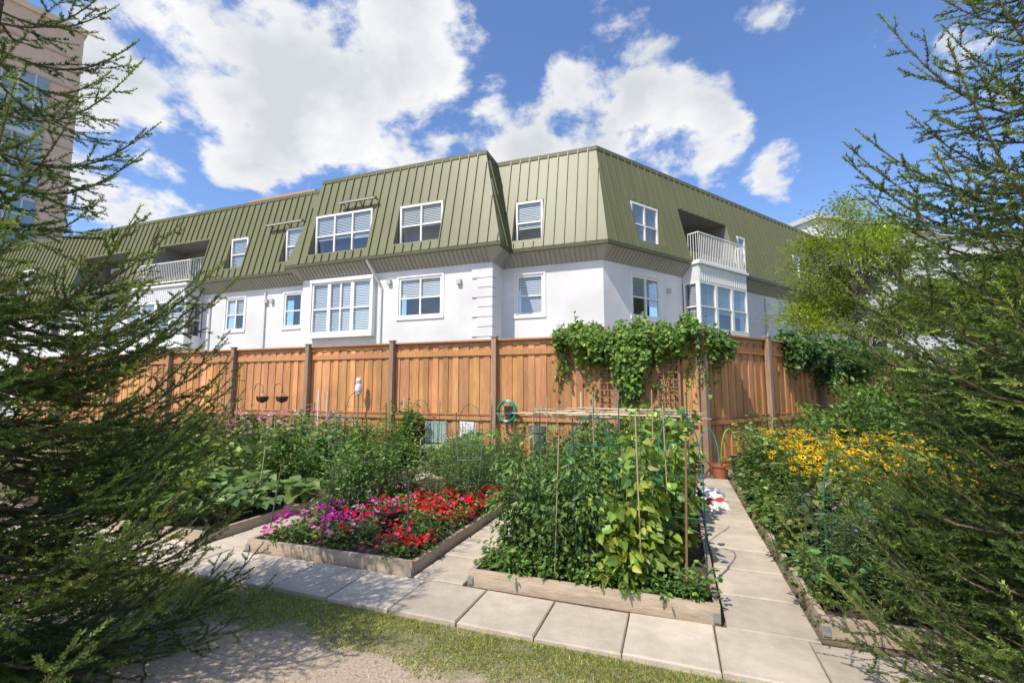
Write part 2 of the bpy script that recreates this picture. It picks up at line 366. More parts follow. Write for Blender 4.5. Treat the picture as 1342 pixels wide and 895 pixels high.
def facade(P, L, ops_w, ops_m, ms=0., me=0., rib=.42):
    def grid(S, Z, ops, pt, mb, col):
        for i in range(len(S)-1):
            for j in range(len(Z)-1):
                sm, zm = (S[i]+S[i+1])/2, (Z[j]+Z[j+1])/2
                if any(o[0] < sm < o[1] and o[2] < zm < o[3] for o in ops): continue
                mb.quad(pt(i,Z[j],S),pt(i+1,Z[j],S),pt(i+1,Z[j+1],S),pt(i,Z[j+1],S),col)
    S = sorted(set([0,L]+[v for o in ops_w for v in o[:2]])); Z = sorted(set([0,ZW]+[v for o in ops_w for v in o[2:4]]))
    grid(S, Z, ops_w, lambda i,z,S: P(S[i],0,z), wall, CW)
    for o in ops_w:
        a,b_,c,d = o[:4]; q = .12
        for pts in ((P(a,0,c),P(a,-q,c),P(a,-q,d),P(a,0,d)),(P(b_,0,c),P(b_,0,d),P(b_,-q,d),P(b_,-q,c)),(P(a,0,d),P(a,-q,d),P(b_,-q,d),P(b_,0,d)),(P(a,0,c),P(b_,0,c),P(b_,-q,c),P(a,-q,c))):
            wall.quad(*pts, CW)
        window(P,a+.003,b_-.003,c+.003,d-.003,-.04,cols=o[4] if len(o)>4 else 2)
        wall.pbox(P,a-.1,b_+.1,.002,.05,c-.12,c-.005,CT); wall.pbox(P,a-.1,b_+.1,.002,.035,d+.005,d+.12,CT)
        wall.pbox(P,a-.1,a-.003,.002,.03,c-.004,d+.004,CT); wall.pbox(P,b_+.003,b_+.1,.002,.03,c-.004,d+.004,CT)
    def E(s,n):
        return s + (-n*ms if s == 0 else 0) + (n*me if s == L else 0)
    soff.quad(P(0,0,ZW),P(L,0,ZW),P(E(L,NB-.05),NB-.05,ZB-.1),P(E(0,NB-.05),NB-.05,ZB-.1),CS)
    s = .1
    while s < L-.05:
        soff.hexa([P(s,.0,ZW),P(s+.03,.0,ZW),P(s+.03,.02,ZW-.01),P(s,.02,ZW-.01),P(s,NB-.05,ZB-.1),P(s+.03,NB-.05,ZB-.1),P(s+.03,NB-.03,ZB-.12),P(s,NB-.03,ZB-.12)],np.array(CS)*.8)
        s += .2
    na,nb_,za,zb = NB-.06,NB+.03,ZB-.12,ZB+.03
    roof.hexa([P(E(0,nb_),nb_,za),P(E(L,nb_),nb_,za),P(E(L,na),na,za),P(E(0,na),na,za),P(E(0,nb_),nb_,zb),P(E(L,nb_),nb_,zb),P(E(L,na),na,zb),P(E(0,na),na,zb)],CG*.6)
    na,nb_,za,zb = NT_-.06,NT_+.06,ZT-.12,ZT+.05
    roof.hexa([P(E(0,nb_),nb_,za),P(E(L,nb_),nb_,za),P(E(L,na),na,za),P(E(0,na),na,za),P(E(0,nb_),nb_,zb),P(E(L,nb_),nb_,zb),P(E(L,na),na,zb),P(E(0,na),na,zb)],CG*.9)
    S = sorted(set([0,L]+[v for o in ops_m for v in o[:2]])); Z = sorted(set([ZB,ZT]+[v for o in ops_m for v in o[2:4]]))
    def pt(i,z,S):
        n = nz(z); s = S[i]
        return P(E(s,n) if i in (0,len(S)-1) else s, n, z)
    grid(S, Z, ops_m, pt, roof, CG)
    for o in ops_m:
        a,b_,c,d = o[:4]; q = -.12 if len(o) < 6 else o[5]
        jc = CG*.9 if q > -.5 else np.array((.22,.22,.20))
        roof.quad(P(a,nz(c),c),P(a,q,c),P(a,q,d),P(a,nz(d),d),jc); roof.quad(P(b_,nz(c),c),P(b_,nz(d),d),P(b_,q,d),P(b_,q,c),jc)
        roof.quad(P(a,nz(d),d),P(a,q,d),P(b_,q,d),P(b_,nz(d),d),jc); roof.quad(P(a,nz(c),c),P(b_,nz(c),c),P(b_,q,c),P(a,q,c),jc)
        if q > -.5: window(P,a+.04,b_-.04,c+.03,d-.03,.02,cols=o[4] if len(o)>4 else 2)
        else:
            roof.quad(P(a,q,c),P(b_,q,c),P(b_,q,d),P(a,q,d),(.18,.18,.16))
            window(P,a+.4,a+.4+(b_-a)*.55,c+.02,d-.35,q+.1,cols=2,rail=False)
    s = rib*.5
    zs = np.linspace(ZB+.02,ZT,60)
    while s < L+NB:
        ok = np.array([(E(0,nz(z)) if ms else 0)+.03 < s < (L+me*nz(z))-.03 for z in zs])
        for o in ops_m: 
            if o[0]-.03 < s < o[1]+.03: ok &= ~((zs > o[2]-.05) & (zs < o[3]+.05))
        i = 0
        while i < 60:
            if ok[i]:
                j = i
                while j+1 < 60 and ok[j+1]: j += 1
                if j > i:
                    za,zb = zs[i],zs[j]; h = .06; wd=.02
                    roof.hexa([P(s-wd,nz(za)+h,za),P(s+wd,nz(za)+h,za),P(s+wd,nz(za)-.01,za),P(s-wd,nz(za)-.01,za),
                               P(s-wd,nz(zb)+h,zb),P(s+wd,nz(zb)+h,zb),P(s+wd,nz(zb)-.01,zb),P(s-wd,nz(zb)-.01,zb)],CG*.92)
                i = j+1
            else: i += 1
        s += rib
W0,W1 = 4.75,6.42; U0,U1 = 7.8,9.6
PA = frame((-16.1,16.2),(1,0)); LA = 9.45
facade(PA, LA, [(5.2,7.25,W0,W1,2)], [(.6,3.8,U0,9.75,3),(5.15,7.3,U0,U1,2)], 1, 1)
PA2 = frame((-6.65,16.2),(0,1)); facade(PA2, 1.2, [], [], 1, -1)
PA0 = frame((-16.1,16.9),(0,-1)); facade(PA0, .7, [], [], -1, 1)
PB = frame((-6.65,17.4),(1,0)); LB = 4.15
facade(PB, LB, [(.6,1.75,W0,W1,1)], [(.55,1.8,U0-.05,U1-.05,1)], -1, .51)
PC = frame((-2.5,17.4),(.588,.809)); LC = 25
facade(PC, LC, [(1.6,3.4,W0-.05,W1,2),(13.7,14.7,W0,W1,1),(17.1,18.0,W0,W1,1),(21.5,22.4,W0,W1,1)],
       [(1.6,3.4,U0-.05,U1-.05,2),(4.9,8.9,7.9,10.0,1,-1.7),(9.6,10.4,U0+.1,U1,1),(15.5,16.4,U0,U1,1),(20.5,22.6,7.9,9.9,1,-1.4)], .51, 1)
PE = frame(PC(LC,0,0)[:2], (-.809,.588)); facade(PE, 12, [], [], 1, 0)
PD = frame((-60,16.9),(1,0)); LD = 43.9
facade(PD, LD, [(42.1,43.2,W0,W1,1),(38.2,39.5,W0,W1,2),(27.5,29.9,W0,W1,2),(22,24,W0,W1,2),(16,18,W0,W1,2),(10,12,W0,W1,2)],
       [(42.0,43.3,U0+.1,U1+.1,1),(38.3,39.55,U0+.1,U1,1),(32.6,36.6,7.85,9.8,1,-1.5),(25.6,29.8,7.85,9.8,1,-1.5),(19,21,U0,U1,2),(13,15,U0,U1,2)], 0, -1)
z = ZT-.08
e1 = PC(24.4,-.55,z); e0 = PC(.3,-.55,z); e2 = PC(24.4,-12,z)
roof.add([(-60,17.5,z),(-15.6,17.5,z),(-15.6,16.8,z),(-7.2,16.8,z),(-7.2,18,z),e0,e1,e2,(-60,36,z)],[[0,1,2,3,4,5,6,7,8]],(.2,.2,.2))
def bay(P, s0,s1,proj,z0,z1,cols):
    trim.pbox(P,s0,s1,.002,proj,z0-.55,z0,CT); trim.pbox(P,s0,s1,.002,proj,z1,z1+.75,(.62,.63,.62))
    s = s0+.06
    while s < s1-.04: trim.pbox(P,s,s+.03,proj,proj+.02,z1+.04,z1+.7,(.74,.74,.74)); s += .16
    trim.pbox(P,s0-.08,s1+.08,.002,proj+.1,z1+.752,z1+.86,CT)
    w_ = (s1-s0)/cols
    for i in range(cols): window(P,s0+.002+i*w_,s0+(i+1)*w_-.002,z0+.002,z1-.002,proj-.03,cols=1)
    wall.quad(P(s0+.01,.003,z0),P(s1,.003,z0),P(s1,.003,z1),P(s0+.01,.003,z1),CD)
    o1, o2 = np.array(P(s0,.0,0))[:2], np.array(P(s0,proj,0))[:2]
    Q = frame(o1, o2-o1); window(Q,.05,proj-.09,z0+.002,z1-.002,-.03,cols=1)
    o1, o2 = np.array(P(s1,proj,0))[:2], np.array(P(s1,0,0))[:2]
    Q = frame(o1, o2-o1); window(Q,.09,proj-.05,z0+.002,z1-.002,-.03,cols=1)
def railing(P, s0,s1,n,z0,h=.95, ret=.8):
    for zz in (z0+.06,z0+h-.04): trim.pbox(P,s0,s1,n-.02,n+.02,zz,zz+.04,CT)
    s = s0
    while s <= s1: trim.pbox(P,s-.01,s+.01,n-.01,n+.01,z0+.1,z0+h-.04,CT); s += .13
    for a in (s0,s1):
        for zz in (z0+.06,z0+h-.04): trim.pbox(P,a-.02,a+.02,n-ret,n-.021,zz,zz+.04,CT)
        k = n-ret
        while k < n: trim.pbox(P,a-.01,a+.01,k-.01,k+.01,z0+.1,z0+h-.04,CT); k += .13
bay(PC,4.95,8.8,.85,4.35,6.45,3); railing(PC,5.0,8.85,.85,7.3,1.35,.5)
bay(PD,31.9,36.5,.9,4.45,6.35,4); railing(PD,32.5,36.6,.9,7.3,1.15,.55)
for i,(a,b_) in enumerate(((.75,1.7),(1.7,2.95),(2.95,3.95))):
    window(PA,a+.002,b_-.002,4.2,6.5,.16,cols=1 if i != 1 else 2)
trim.pbox(PA,.65,4.05,.002,.26,4.02,4.198,CT); trim.pbox(PA,.65,4.05,.002,.26,6.502,6.66,CT)
trim.pbox(PA,.65,.748,.002,.24,4.2,6.5,CT); trim.pbox(PA,3.952,4.05,.002,.24,4.2,6.5,CT)
wall.quad(PA(.75,.03,4.2),PA(3.95,.03,4.2),PA(3.95,.03,6.5),PA(.75,.03,6.5),(.3,.32,.34))
z = .3; i = 0
while z < 6.5:
    wd = .85 if i % 2 else .62
    wall.pbox(PA,LA-wd,LA+.04,.002,.045,z,z+.36,CW); wall.pbox(PA2,.0,.35,.002,.04,z,z+.36,CW); z += .39; i += 1
def pipe(P, s, n, z0, z1, c=(.6,.6,.61)): trim.pbox(P,s-.04,s+.04,n,n+.08,z0,z1,c)
pipe(PA,4.35,.01,0,6.1); trim.hexa([PA(4.305,.1,6.1),PA(4.395,.1,6.1),PA(4.395,.01,6.1),PA(4.305,.01,6.1),PA(3.905,.62,7.2),PA(3.995,.62,7.2),PA(3.995,.53,7.2),PA(3.905,.53,7.2)],(.55,.55,.56))
pipe(PD,40.9,.01,0,6.6); pipe(PC,12.1,.01,0,6.6); pipe(PD,37.1,.01,0,6.5)
for P,s,z in ((PA,8.05,6.05),(PA,4.75,6.3),(PD,41.0,6.1),(PD,41.35,6.1),(PB,2.4,4.2),(PC,3.9,6.0)):
    trim.pbox(P,s-.09,s+.09,.002,.14,z-.1,z+.1,(.5,.48,.44))
for P,s0,s1,z in ((PA,2.0,4.0,10.15),(PD,40.9,43.2,9.95)):
    n = nz(z)+.28; trim.pbox(P,s0,s1,n-.05,n+.05,z-.05,z+.05,(.16,.15,.13)); trim.pbox(P,s0+.05,s1-.05,n+.06,n+.09,z-.07,z-.02,(.45,.42,.36))
    for s in np.linspace(s0+.1,s1-.1,3): trim.pbox(P,s-.02,s+.02,n-.3,n-.051,z-.02,z+.02,(.1,.1,.1))
trim.box(-7.4,-5.9,18.6,19.4,11.6,12.15,(.22,.23,.24)); trim.box(-21.5,-17.0,17.6,18.6,11.6,11.95,(.45,.25,.16))
trim.box(-20.5,-18,19,21,11.6,12.3,(.5,.45,.4)); trim.pbox(PC,11,14,-2.5,-1.2,11.6,12.1,(.12,.12,.12))
wall.build('walls', M_stucco, bld); roof.build('mansard_roof', M_roof, bld); trim.build('window_frames_and_trim', M_paint, bld)
glass.build('window_glass', M_glass, bld); dark.build('window_interiors', M_paint, bld); blind.build('window_blinds', M_paint, bld); soff.build('soffit', M_paint, bld)

# ------------------------------------------------------------------ brick tower (far left)
tw = empty('brick_office_tower'); g = MB(); gg = MB()
far = np.array([-64.7,29.9]); dd = nrm([.262,.965]); o = far-dd*34
PT = frame(o, dd); L = 34; H = 43.5
bc = np.array((.60,.45,.335))
g.pbox(PT,0,L,-22,0,0,H,bc); g.pbox(PT,-.2,L+.2,-22.2,.25,H,H+.7,bc*1.1)
fl = 3.6
for k in range(12):
    z = .6+k*fl
    g.pbox(PT,0,L,.0,.12,z-.25,z-.05,bc*.8)
for (a,b_) in ((1,6),(9,16),(19,25),(28,31.5)):
    for k in range(11):
        z = .8+k*fl
        if b_-a < 4 and k > 9: continue
        gg.pbox(PT,a,b_,.02,.14,z+.5,z+fl-.5,(.16,.28,.36))
        for s in np.arange(a,b_+.01,1.25): g.pbox(PT,s-.07,s+.07,.141,.22,z+.4,z+fl-.4,(.5,.56,.58))
        g.pbox(PT,a,b_,.141,.2,z+1.5,z+1.65,(.5,.56,.58))
        g.pbox(PT,a,b_,.021,.1,z-.39,z+.49,(.42,.56,.60))
M_tg = attr_mat('tower_glass', .12, .3, .5, spec=.9)
g.build('brickwork', M_brick, tw); gg.build('glazing', M_tg, tw)

g = MB(); Pw = frame((11,41),(.80,.6)); wb = empty('white_apartment_building')
g.pbox(Pw,0,30,-12,0,0,15.2,(.70,.70,.70)); g.pbox(Pw,-.3,30.3,-12.3,.3,15.2,15.6,(.5,.5,.5))
for k in range(5):
    for s in np.arange(1.2,28,3.6):
        g.pbox(Pw,s,s+1.7,.004,.03,1+k*2.8,2.6+k*2.8,(.07,.09,.11)); g.pbox(Pw,s-.1,s+1.8,.004,.1,.85+k*2.8,.98+k*2.8,(.7,.7,.7))
g.build('walls_and_windows', M_stucco, wb)

# ------------------------------------------------------------------ vegetation helpers
def seg_needles(mb, A, B, col, dens, ln, wd, up=.25):
    A = np.array(A); B = np.array(B); col = np.array(col); Ls = np.linalg.norm(B-A, axis=1)
    mid = (A+B)/2; fw = -mid[:,0]*math.sin(TH)+mid[:,1]*math.cos(TH); rt = mid[:,0]*math.cos(TH)+mid[:,1]*math.sin(TH)
    far_ = (fw < .1) | (np.abs(rt) > 1.32*np.maximum(fw,.01))      # seldom seen side: fewer, wider needles
    cnt = np.maximum(1, rng.poisson(Ls*np.where(far_, dens*.2, dens))); idx = np.repeat(np.arange(len(A)), cnt); n = len(idx)
    u = rng.random((n,1)); pos = A[idx]+(B-A)[idx]*u; ax = nrm(B-A)[idx]
    rd = rng.normal(size=(n,3)); rd -= ax*np.sum(rd*ax,1,keepdims=True); rd = nrm(rd)
    d = nrm(ax*.75+rd*.8+np.array([0,0,up]))
    sz = np.stack([rng.uniform(.75,1.15,n)*ln, np.where(far_[idx], wd*2.4, wd), np.full(n,1.)],1)
    c = col[idx]*np.exp(rng.normal(0,.22,(n,1)))
    mb.inst(T_needle, pos, d, rd+rand_dirs(n)*.4+np.array([0,0,.5]), sz, c)

def spruce(name, T, H, R0, pw, asc0, asc1, seed, whorl=.13, nb=6, nbt=3, dens=400, var=(.68,1.12), zsp=2.2):
    rg = np.random.default_rng(seed)
    root = empty(name); wood = MB(); A=[];B=[];C=[]; TA=[];TB=[]
    tp = np.array([[T[0]+.03*math.sin(z*1.3), T[1]+.03*math.cos(z), z] for z in np.linspace(0,H,14)])
    wood.tube(tp, np.linspace(.10,.008,14), (.09,.065,.05), 8)
    z = .12; dk = np.array((.030,.065,.022)); lt = np.array((.30,.385,.075)); UZ = np.array([0,0,1.])  # needle colours hold painted inner shade and sunlit tips, plus paler new growth
    while z < H-.1:
        nbz = nb if z < zsp else nbt
        for b in range(nbz):
            zz = z+rg.uniform(-.07,.07); az = rg.uniform(0,2*math.pi)
            Lb = R0*(1-zz/H)**pw*rg.uniform(*var)+.10
            asc = R(asc0+(asc1-asc0)*(zz/H)+rg.uniform(-10,10))
            h = np.array([math.cos(az), math.sin(az), 0]); side0 = np.array([-h[1],h[0],0])
            nn = 9; t = np.linspace(0,1,nn)
            bend = rg.uniform(-.2,.2)
            zc = np.tan(asc)*t + .26*(t**2.6) - .20*np.sin(t*math.pi)
            pts = np.array([T[0],T[1],zz]) + Lb*(t[:,None]*h + (bend*t**2)[:,None]*side0 + zc[:,None]*UZ)
            pts[:,2] = np.maximum(pts[:,2], .05)
            wood.tube(pts, np.linspace(.007+.005*Lb,.002,nn), (.13,.09,.055), 4)
            tl = np.linspace(.12,1,max(4,int(Lb*.88/.068)))
            P_ = np.stack([np.interp(tl,t,pts[:,i]) for i in range(3)],1); D_ = nrm(np.gradient(P_,axis=0))
            bsun = rg.uniform(.45,1.15)
            for i in range(len(tl)-1):
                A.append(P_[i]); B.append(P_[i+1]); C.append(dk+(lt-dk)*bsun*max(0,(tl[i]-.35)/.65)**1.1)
                p = P_[i]; d = D_[i]
                s_ = nrm(np.cross(d,UZ))*(1 if i % 2 else -1)
                Ls = min(.46, (1-tl[i])*Lb*.58+.07)*rg.uniform(.65,1.2)
                dir2 = nrm(d*.9+s_*.85+UZ*rg.uniform(-.45,.35))
                q = p+dir2*Ls*.55; e = q+nrm(dir2*.8+d*.35+UZ*.18)*Ls*.5
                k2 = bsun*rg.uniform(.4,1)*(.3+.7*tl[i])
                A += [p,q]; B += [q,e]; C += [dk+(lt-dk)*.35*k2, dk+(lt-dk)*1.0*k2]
                TA += [p,q]; TB += [q,e]
                m = int(Ls/.095)
                for j in range(m):
                    f = (j+.8)/(m+.6); pp = p+(q-p)*(f/.55) if f < .55 else q+(e-q)*((f-.55)/.45)
                    s3 = nrm(np.cross(dir2,UZ))*(1 if j % 2 else -1)
                    L3 = min(.16,(1-f)*Ls*.65+.045)*rg.uniform(.7,1.2)
                    d3 = nrm(dir2*.95+s3*.75+UZ*rg.uniform(-.5,.35))
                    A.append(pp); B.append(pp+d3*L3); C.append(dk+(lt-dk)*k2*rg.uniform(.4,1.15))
        z += whorl
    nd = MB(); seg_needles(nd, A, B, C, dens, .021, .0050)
    TA = np.array(TA); TB = np.array(TB); ll = np.linalg.norm(TB-TA,axis=1)
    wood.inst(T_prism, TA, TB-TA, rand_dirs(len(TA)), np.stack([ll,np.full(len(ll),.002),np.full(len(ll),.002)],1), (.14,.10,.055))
    wood.build('trunk_and_branches', M_bark, root); nd.build('needles', M_needle, root)
spruce('spruce_tree', (-3.92,1.4), 4.9, 1.72, .62, -6, 36, 3, nb=8, nbt=2, zsp=2.35, var=(.65,1.1))
spruce('spruce_tree', (2.18,3.25), 4.75, 1.50, .5, 4, 36, 5, nb=8, nbt=3, zsp=2.0, var=(.55,1.12))

def stems(mb_l, mb_s, x,y,z0,h,r,ns,nl,ls,col,T=T_leaf,lean=.5,t0=.15,amp=.3,yel=.12,upb=1.0,out=.7,down=.15,scol=(.08,.13,.04),srad=.006,curve=0.,pet=.05):
    az = rng.uniform(0,2*math.pi,ns); rr = r*np.sqrt(rng.random(ns)); hh = h*rng.uniform(.7,1.05,ns)
    bx = x+rr*lean*np.cos(az); by = y+rr*lean*np.sin(az)
    tx = x+rr*np.cos(az)+rng.normal(0,.04,ns); ty = y+rr*np.sin(az)+rng.normal(0,.04,ns)
    if mb_s is not None:
        for i in range(ns):
            t = np.linspace(0,1,5)
            pts = np.stack([bx[i]+(tx[i]-bx[i])*t**1.4, by[i]+(ty[i]-by[i])*t**1.4, z0+hh[i]*(t-curve*t*t)],1)
            mb_s.tube(pts, np.linspace(srad,srad*.4,5), scol, 4, cap=False)
    idx = np.repeat(np.arange(ns), nl); n = len(idx); t = t0+(1-t0)*rng.random(n)
    a2 = rng.uniform(0,2*math.pi,n); dr = np.stack([np.cos(a2),np.sin(a2),rng.normal(-down,.35,n)],1)
    cen = np.stack([bx[idx]+(tx-bx)[idx]*t**1.4, by[idx]+(ty-by)[idx]*t**1.4, z0+hh[idx]*(t-curve*t*t)],1)
    pos = cen+nrm(dr)*pet*rng.uniform(.3,1.6,n)[:,None]
    dr[:,:2] += out*.5*np.stack([np.cos(az[idx]),np.sin(az[idx])],1)
    up = rand_dirs(n)*.8+np.array([0,0,upb])
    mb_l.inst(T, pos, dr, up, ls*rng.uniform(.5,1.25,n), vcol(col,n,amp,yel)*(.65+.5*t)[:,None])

L, S = MB(), MB()
for i in range(30):
    x = rng.uniform(-1.62,-.75); y = rng.uniform(4.1,7.4)
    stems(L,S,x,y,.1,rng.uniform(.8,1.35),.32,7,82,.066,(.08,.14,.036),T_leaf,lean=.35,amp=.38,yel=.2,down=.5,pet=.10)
L.build('tomato_plants', M_leaf); S.build('stems', M_leaf, bpy.data.objects['tomato_plants'])
L, S = MB(), MB()
for i in range(20):
    x = rng.uniform(-.6,.1); y = rng.uniform(4.3,7.4)
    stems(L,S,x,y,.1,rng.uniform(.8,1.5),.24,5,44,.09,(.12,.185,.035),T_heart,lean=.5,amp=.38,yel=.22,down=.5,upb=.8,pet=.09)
for i in range(11):
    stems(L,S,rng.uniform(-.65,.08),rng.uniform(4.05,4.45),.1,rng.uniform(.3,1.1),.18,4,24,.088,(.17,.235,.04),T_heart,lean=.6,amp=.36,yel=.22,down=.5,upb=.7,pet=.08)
L.build('pole_bean_plants', M_leaf); S.build('stems', M_leaf, bpy.data.objects['pole_bean_plants'])
L, S = MB(), MB()
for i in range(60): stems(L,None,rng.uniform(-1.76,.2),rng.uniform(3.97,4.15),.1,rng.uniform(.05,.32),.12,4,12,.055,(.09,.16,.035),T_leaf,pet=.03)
L.build('leafy_greens', M_leaf)

L, Fw = MB(), MB()
for i in range(230):
    x = rng.uniform(-4.3,-2.45); y = rng.uniform(3.95,6.2); h = rng.uniform(.08,.3)
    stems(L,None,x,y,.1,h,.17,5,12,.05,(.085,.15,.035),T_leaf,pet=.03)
n = 2100; x = rng.uniform(-4.36,-2.4,n); y = 3.91+2.5*rng.random(n)**1.1
cl = np.sin(x*6.1+1)*np.cos(y*5.3)+np.sin(x*2.3-y*3.1)+rng.normal(0,.35,n); keep = cl > -.45
x,y = x[keep],y[keep]; n = len(x)
z = .27+.08*np.sin(x*9)*np.cos(y*8)+rng.normal(0,.04,n)
red = (x + .25*(y-4) + rng.normal(0,.3,n)) > -3.3
cols = np.where(red[:,None], np.array([.68,.014,.03]), np.array([.46,.02,.34]))
pk = rng.random(n); cols[(~red)&(pk<.3)] = (.75,.30,.52); cols[(~red)&(pk>.85)] = (.25,.02,.22); cols[red&(pk<.14)] = (.78,.10,.28)
cols = cols*rng.uniform(.75,1.15,(n,1))
up = rand_dirs(n)*.55+np.array([0,-.25,1]); Fw.inst(T_flower, np.stack([x,y,z],1), rand_dirs(n)*[1,1,.1], up, rng.uniform(.035,.075,n), cols)
L.build('petunia_flower_bed', M_leaf); Fw.build('petals', M_petal, bpy.data.objects['petunia_flower_bed'])
L, S = MB(), MB()
for x,y,h,r in ((-4.15,4.9,.75,.3),(-4.2,5.3,.85,.32),(-4.0,5.6,.95,.35),(-3.7,5.9,.75,.3),(-4.25,6.0,.85,.3)):
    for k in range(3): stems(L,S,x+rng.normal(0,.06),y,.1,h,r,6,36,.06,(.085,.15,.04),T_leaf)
L.build('pepper_plant', M_leaf); S.build('stems', M_leaf, bpy.data.objects['pepper_plant'])
L, S = MB(), MB()
for i in range(18):
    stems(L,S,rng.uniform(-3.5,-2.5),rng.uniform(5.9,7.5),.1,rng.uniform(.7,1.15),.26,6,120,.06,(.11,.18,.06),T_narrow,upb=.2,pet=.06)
L.build('dill_plants', M_leaf); S.build('stems', M_leaf, bpy.data.objects['dill_plants'])
L, S = MB(), MB()
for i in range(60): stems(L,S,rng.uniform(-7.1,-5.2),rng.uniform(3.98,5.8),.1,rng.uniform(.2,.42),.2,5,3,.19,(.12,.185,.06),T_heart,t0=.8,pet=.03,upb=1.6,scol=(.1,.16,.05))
L.build('squash_plants', M_leaf); S.build('stems', M_leaf, bpy.data.objects['squash_plants'])
def thicket(name, x0,x1,y0,y1,h0,h1,n,ns,nl,ls,col,T=T_leaf,flowers=None,r=(.2,.36),**k):
    L, S = MB(), MB()
    for i in range(n):
        c = np.array(col)*np.exp(rng.normal(0,.3))*np.array([rng.uniform(.8,1.45),1,rng.uniform(.8,1.2)])
        q = rng.random(); T_ = T if q < .65 else (T_narrow if q < .8 else T_heart)
        lsz = ls*rng.uniform(.65,1.4)*(1.25 if T_ is T_heart else 1)
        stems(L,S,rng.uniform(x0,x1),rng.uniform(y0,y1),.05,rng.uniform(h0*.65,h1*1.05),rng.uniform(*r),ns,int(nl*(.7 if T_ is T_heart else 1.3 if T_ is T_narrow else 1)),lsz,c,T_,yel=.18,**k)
    o = L.build(name, M_leaf); S.build('stems', M_leaf, o)
    if flowers:
        Fw = MB()
        for (nf, colf, sz, T2) in flowers:
            x = rng.uniform(x0,x1,nf); y = rng.uniform(y0,y1,nf); z = h0+(h1-h0)*rng.random(nf)*1.0+.08
            up = rand_dirs(nf)*.4+np.array([.1,-.35,.9]); dr = rand_dirs(nf)*[1,1,.1]
            Fw.inst(T2, np.stack([x,y,z],1), dr, up, sz*rng.uniform(.7,1.2,nf), np.array(colf)*rng.uniform(.8,1.15,(nf,1)))
            if T2 is T_daisy: Fw.inst(T_disc, np.stack([x,y,z],1), dr, up, sz*1.1, (.05,.025,.01))
        Fw.build('petals', M_petal, o)
    return o
thicket('vegetable_plants', -7.1,-5.2,5.7,9.1,.6,1.15,50,6,50,.08,(.085,.15,.035), pet=.07)
thicket('cosmos_flowers', -8.6,-7.0,6.2,9.2,.8,1.25,24,6,60,.06,(.10,.17,.04), T_narrow, [(120,(.65,.2,.45),.08,T_flower),(40,(.75,.7,.7),.06,T_flower)])
thicket('vegetable_plants', -9.8,-7.3,4.1,6.4,.4,.9,30,6,45,.10,(.09,.155,.04))
thicket('vegetable_plants', -14.5,-8.5,7.0,10.0,.7,1.25,60,6,50,.10,(.075,.135,.035))
thicket('climbing_vegetables', -7.6,-5.8,9.0,10.1,.8,1.5,16,6,46,.09,(.09,.16,.035), pet=.08)
thicket('vegetable_plants', -4.4,-2.4,7.8,9.4,.4,.95,24,6,46,.08,(.085,.15,.035))
thicket('vegetable_plants', -1.8,.1,7.8,9.7,.5,1.05,30,6,46,.09,(.08,.14,.035))
thicket('climbing_vegetables', -.7,-.1,8.8,10.0,1.0,1.6,7,6,46,.09,(.09,.165,.035))
thicket('black_eyed_susans', 1.15,2.9,5.2,7.9,.7,1.12,52,7,50,.08,(.10,.165,.04), T_leaf, [(760,(.90,.55,.01),.085,T_daisy)])
thicket('lavender_and_herbs', 1.05,1.7,4.2,5.6,.4,.85,24,7,75,.055,(.09,.15,.06), T_narrow, [(60,(.35,.2,.5),.03,T_flower)], upb=.3)
thicket('perennial_plants', 1.05,2.4,7.6,9.4,.8,1.3,30,6,50,.09,(.08,.145,.035))
thicket('perennial_plants', 1.7,3.2,4.0,5.4,.5,1.0,20,6,60,.09,(.08,.14,.04))
thicket('border_plants', .98,1.12,4.1,9.3,.2,.6,40,5,32,.07,(.09,.155,.04), r=(.1,.2))
def bush(name, c, rad, n, ls, col, T=T_leaf):
    L = MB(); c = np.array(c,float); rad = np.array(rad,float)
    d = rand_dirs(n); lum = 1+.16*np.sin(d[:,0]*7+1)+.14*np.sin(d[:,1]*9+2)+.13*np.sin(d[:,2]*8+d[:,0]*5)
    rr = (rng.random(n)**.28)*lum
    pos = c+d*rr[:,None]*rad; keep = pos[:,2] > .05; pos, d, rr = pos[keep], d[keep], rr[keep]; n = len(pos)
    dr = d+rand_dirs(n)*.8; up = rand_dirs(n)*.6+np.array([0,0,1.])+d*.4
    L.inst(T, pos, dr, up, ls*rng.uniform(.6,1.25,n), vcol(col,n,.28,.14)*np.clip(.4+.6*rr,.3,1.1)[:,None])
    S = MB()
    for i in range(9):
        e = c+rand_dirs(1,.8)[0]*rad*.8; S.tube([(c[0]+rng.normal(0,.08),c[1]+rng.normal(0,.08),max(0,c[2]-rad[2])),(c[0]+(e[0]-c[0])*.4,c[1]+(e[1]-c[1])*.4,c[2]-.1),e],[.025,.018,.006],(.12,.09,.06),5)
    o = L.build(name, M_leaf); S.build('branches', M_bark, o); return o
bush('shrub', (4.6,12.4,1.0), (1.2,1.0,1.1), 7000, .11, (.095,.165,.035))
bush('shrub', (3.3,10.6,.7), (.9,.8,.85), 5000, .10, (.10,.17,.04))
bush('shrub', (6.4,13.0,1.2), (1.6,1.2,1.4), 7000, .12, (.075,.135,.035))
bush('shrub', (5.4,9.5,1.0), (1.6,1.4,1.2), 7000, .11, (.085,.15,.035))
bush('hedge', (12.5,17,1.8), (4.5,3,2.4), 9000, .22, (.08,.14,.03))

